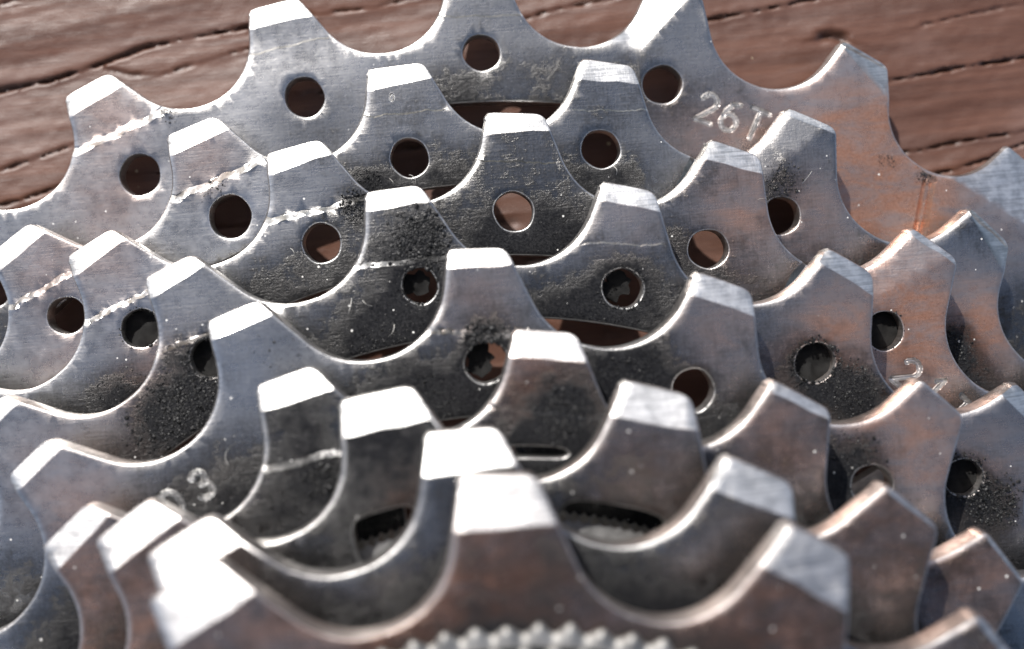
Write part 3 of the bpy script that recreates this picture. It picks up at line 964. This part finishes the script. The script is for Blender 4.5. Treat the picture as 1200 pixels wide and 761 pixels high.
# spacers between the loose sprockets, the one below the windowed sprocket finely ribbed
for c in range(8):
    z0, z1 = c * PITCH_Z + 0.02, (c + 1) * PITCH_Z - THICK - 0.02
    ro = {4: 21.6, 5: 22.3}.get(c, 19.6 if c > 5 else 19.2)
    f = (lambda t, r, z: (r + (0.35 * abs(math.cos(t * 140)) if r > 19 else 0), z)) if c in (4, 5) else None
    lathe('spacer', [(17.0, z0), (ro, z0), (ro, z1), (17.0, z1)], M_SPACER if c in (1, 3, 7) else M_ALLOY, cassette, 840 if f else 120, f)
# splined sleeve the sprockets sit on, reaching down to the board
lathe('sleeve', [(15.2, WOOD_Z + 0.25), (16.9, WOOD_Z + 0.25), (16.9, 8 * PITCH_Z), (15.2, 8 * PITCH_Z)], M_ALLOY, cassette, 180,
      lambda t, r, z: (r + (0.35 if math.sin(9 * t) > 0 else 0) if r > 16 else r, z))


# spider arms carrying the three large rings
def arm(deg, z0, z1, r0, r1, w):
    t = math.radians(deg)
    ev, eu = np.array([math.cos(t), math.sin(t)]), np.array([math.sin(t), -math.cos(t)])
    V, F = [], []
    for r, ww, za, zb in ((r0, w * 1.5, z0, z1), ((r0 + r1) / 2, w, z0 + .3, z1 - .2), (r1, w * 0.7, z0 + .6, z1 - .4)):
        for s, z in ((-1, za), (1, za), (1, zb - .4), (.8, zb), (-.8, zb), (-1, zb - .4)):
            p = ev * r + eu * s * ww / 2
            V.append((p[0], p[1], z))
    for q in range(2):
        for i in range(6):
            F.append((q * 6 + i, q * 6 + (i + 1) % 6, (q + 1) * 6 + (i + 1) % 6, (q + 1) * 6 + i))
    F.append((5, 4, 3, 2, 1, 0))
    F.append((12, 13, 14, 15, 16, 17))
    return link('spider_arm', mesh_from('spider_arm', V, F, 30), M_ALLOY, cassette)


for i in range(3):
    a = 150 + 120 * i
    arm(a, -4.4, -1.9, 17.3, 44.0, 7.0)
    arm(a, 0.1, 2.45, 17.3, 40.2, 6.0)
    arm(a, 4.45, 6.8, 17.3, 36.2, 6.0)
    arm(a, 8.8, 11.1, 17.3, 32.0, 5.0)
for a in (73.5, 193.5, 313.5):
    arm(a, 13.1, 15.45, 17.3, 25.5, 3.0)

# knurled ring on the smallest sprocket, two rows of rounded ribs and a bright rim
zf = 8 * PITCH_Z


def knurl(phase, amp, rr):
    def f(t, r, z):
        q = math.cos((98 * t + phase) / 2)
        k = abs(q) ** 2.2
        j = 1.0 + 0.12 * math.sin(31.7 * t) + 0.08 * math.sin(77.3 * t)     # uneven wear
        return (r + amp * (k * j - 0.35) if r > rr else r), z - (0.22 * (1 - k) if r > rr else 0)
    return f


lock = lathe('lockring', [(15.6, zf + 0.03), (18.2, zf + 0.03), (18.2, zf + 1.5), (17.95, zf + 1.85), (17.5, zf + 2.0), (15.6, zf + 2.0)], M_BRIGHT, cassette, 200)
lathe('knurled_row', [(19.15, zf + 0.04), (19.7, zf + 0.28), (19.85, zf + 0.38), (19.8, zf + 0.5), (19.55, zf + 0.6), (19.15, zf + 0.4)], M_BRIGHT, lock, 1176, knurl(0, 0.42, 19.4), 60)
lathe('knurled_row', [(18.25, zf + 0.05), (18.8, zf + 0.28), (18.95, zf + 0.42), (18.88, zf + 0.6), (18.65, zf + 0.78), (18.25, zf + 0.7)], M_BRIGHT, lock, 1176, knurl(math.pi, 0.40, 18.5), 60)

# a few lint fibres clinging to the dirt
for (x, y, c, L, a) in FIBRES:
    V, F = [], []
    n = 9
    bend = rnd.uniform(-2.2, 2.2)
    px, py, an = x, y, math.radians(a)
    path = []
    for i in range(n):
        path.append((px, py, c * PITCH_Z + 0.06 + 0.28 * math.sin(math.pi * i / (n - 1))))
        px += L / n * math.cos(an)
        py += L / n * math.sin(an)
        an += bend / n
    for i, (qx, qy, qz) in enumerate(path):
        for j in range(4):
            t = j * math.pi / 2
            V.append((qx + 0.022 * math.cos(t), qy + 0.022 * math.sin(t) * 0.7, qz + 0.022 * math.sin(t)))
    for i in range(n - 1):
        for j in range(4):
            F.append((i * 4 + j, i * 4 + (j + 1) % 4, (i + 1) * 4 + (j + 1) % 4, (i + 1) * 4 + j))
    link('lint_fibre', mesh_from('lint_fibre', V, F, 60), M_FIBRE, cassette)
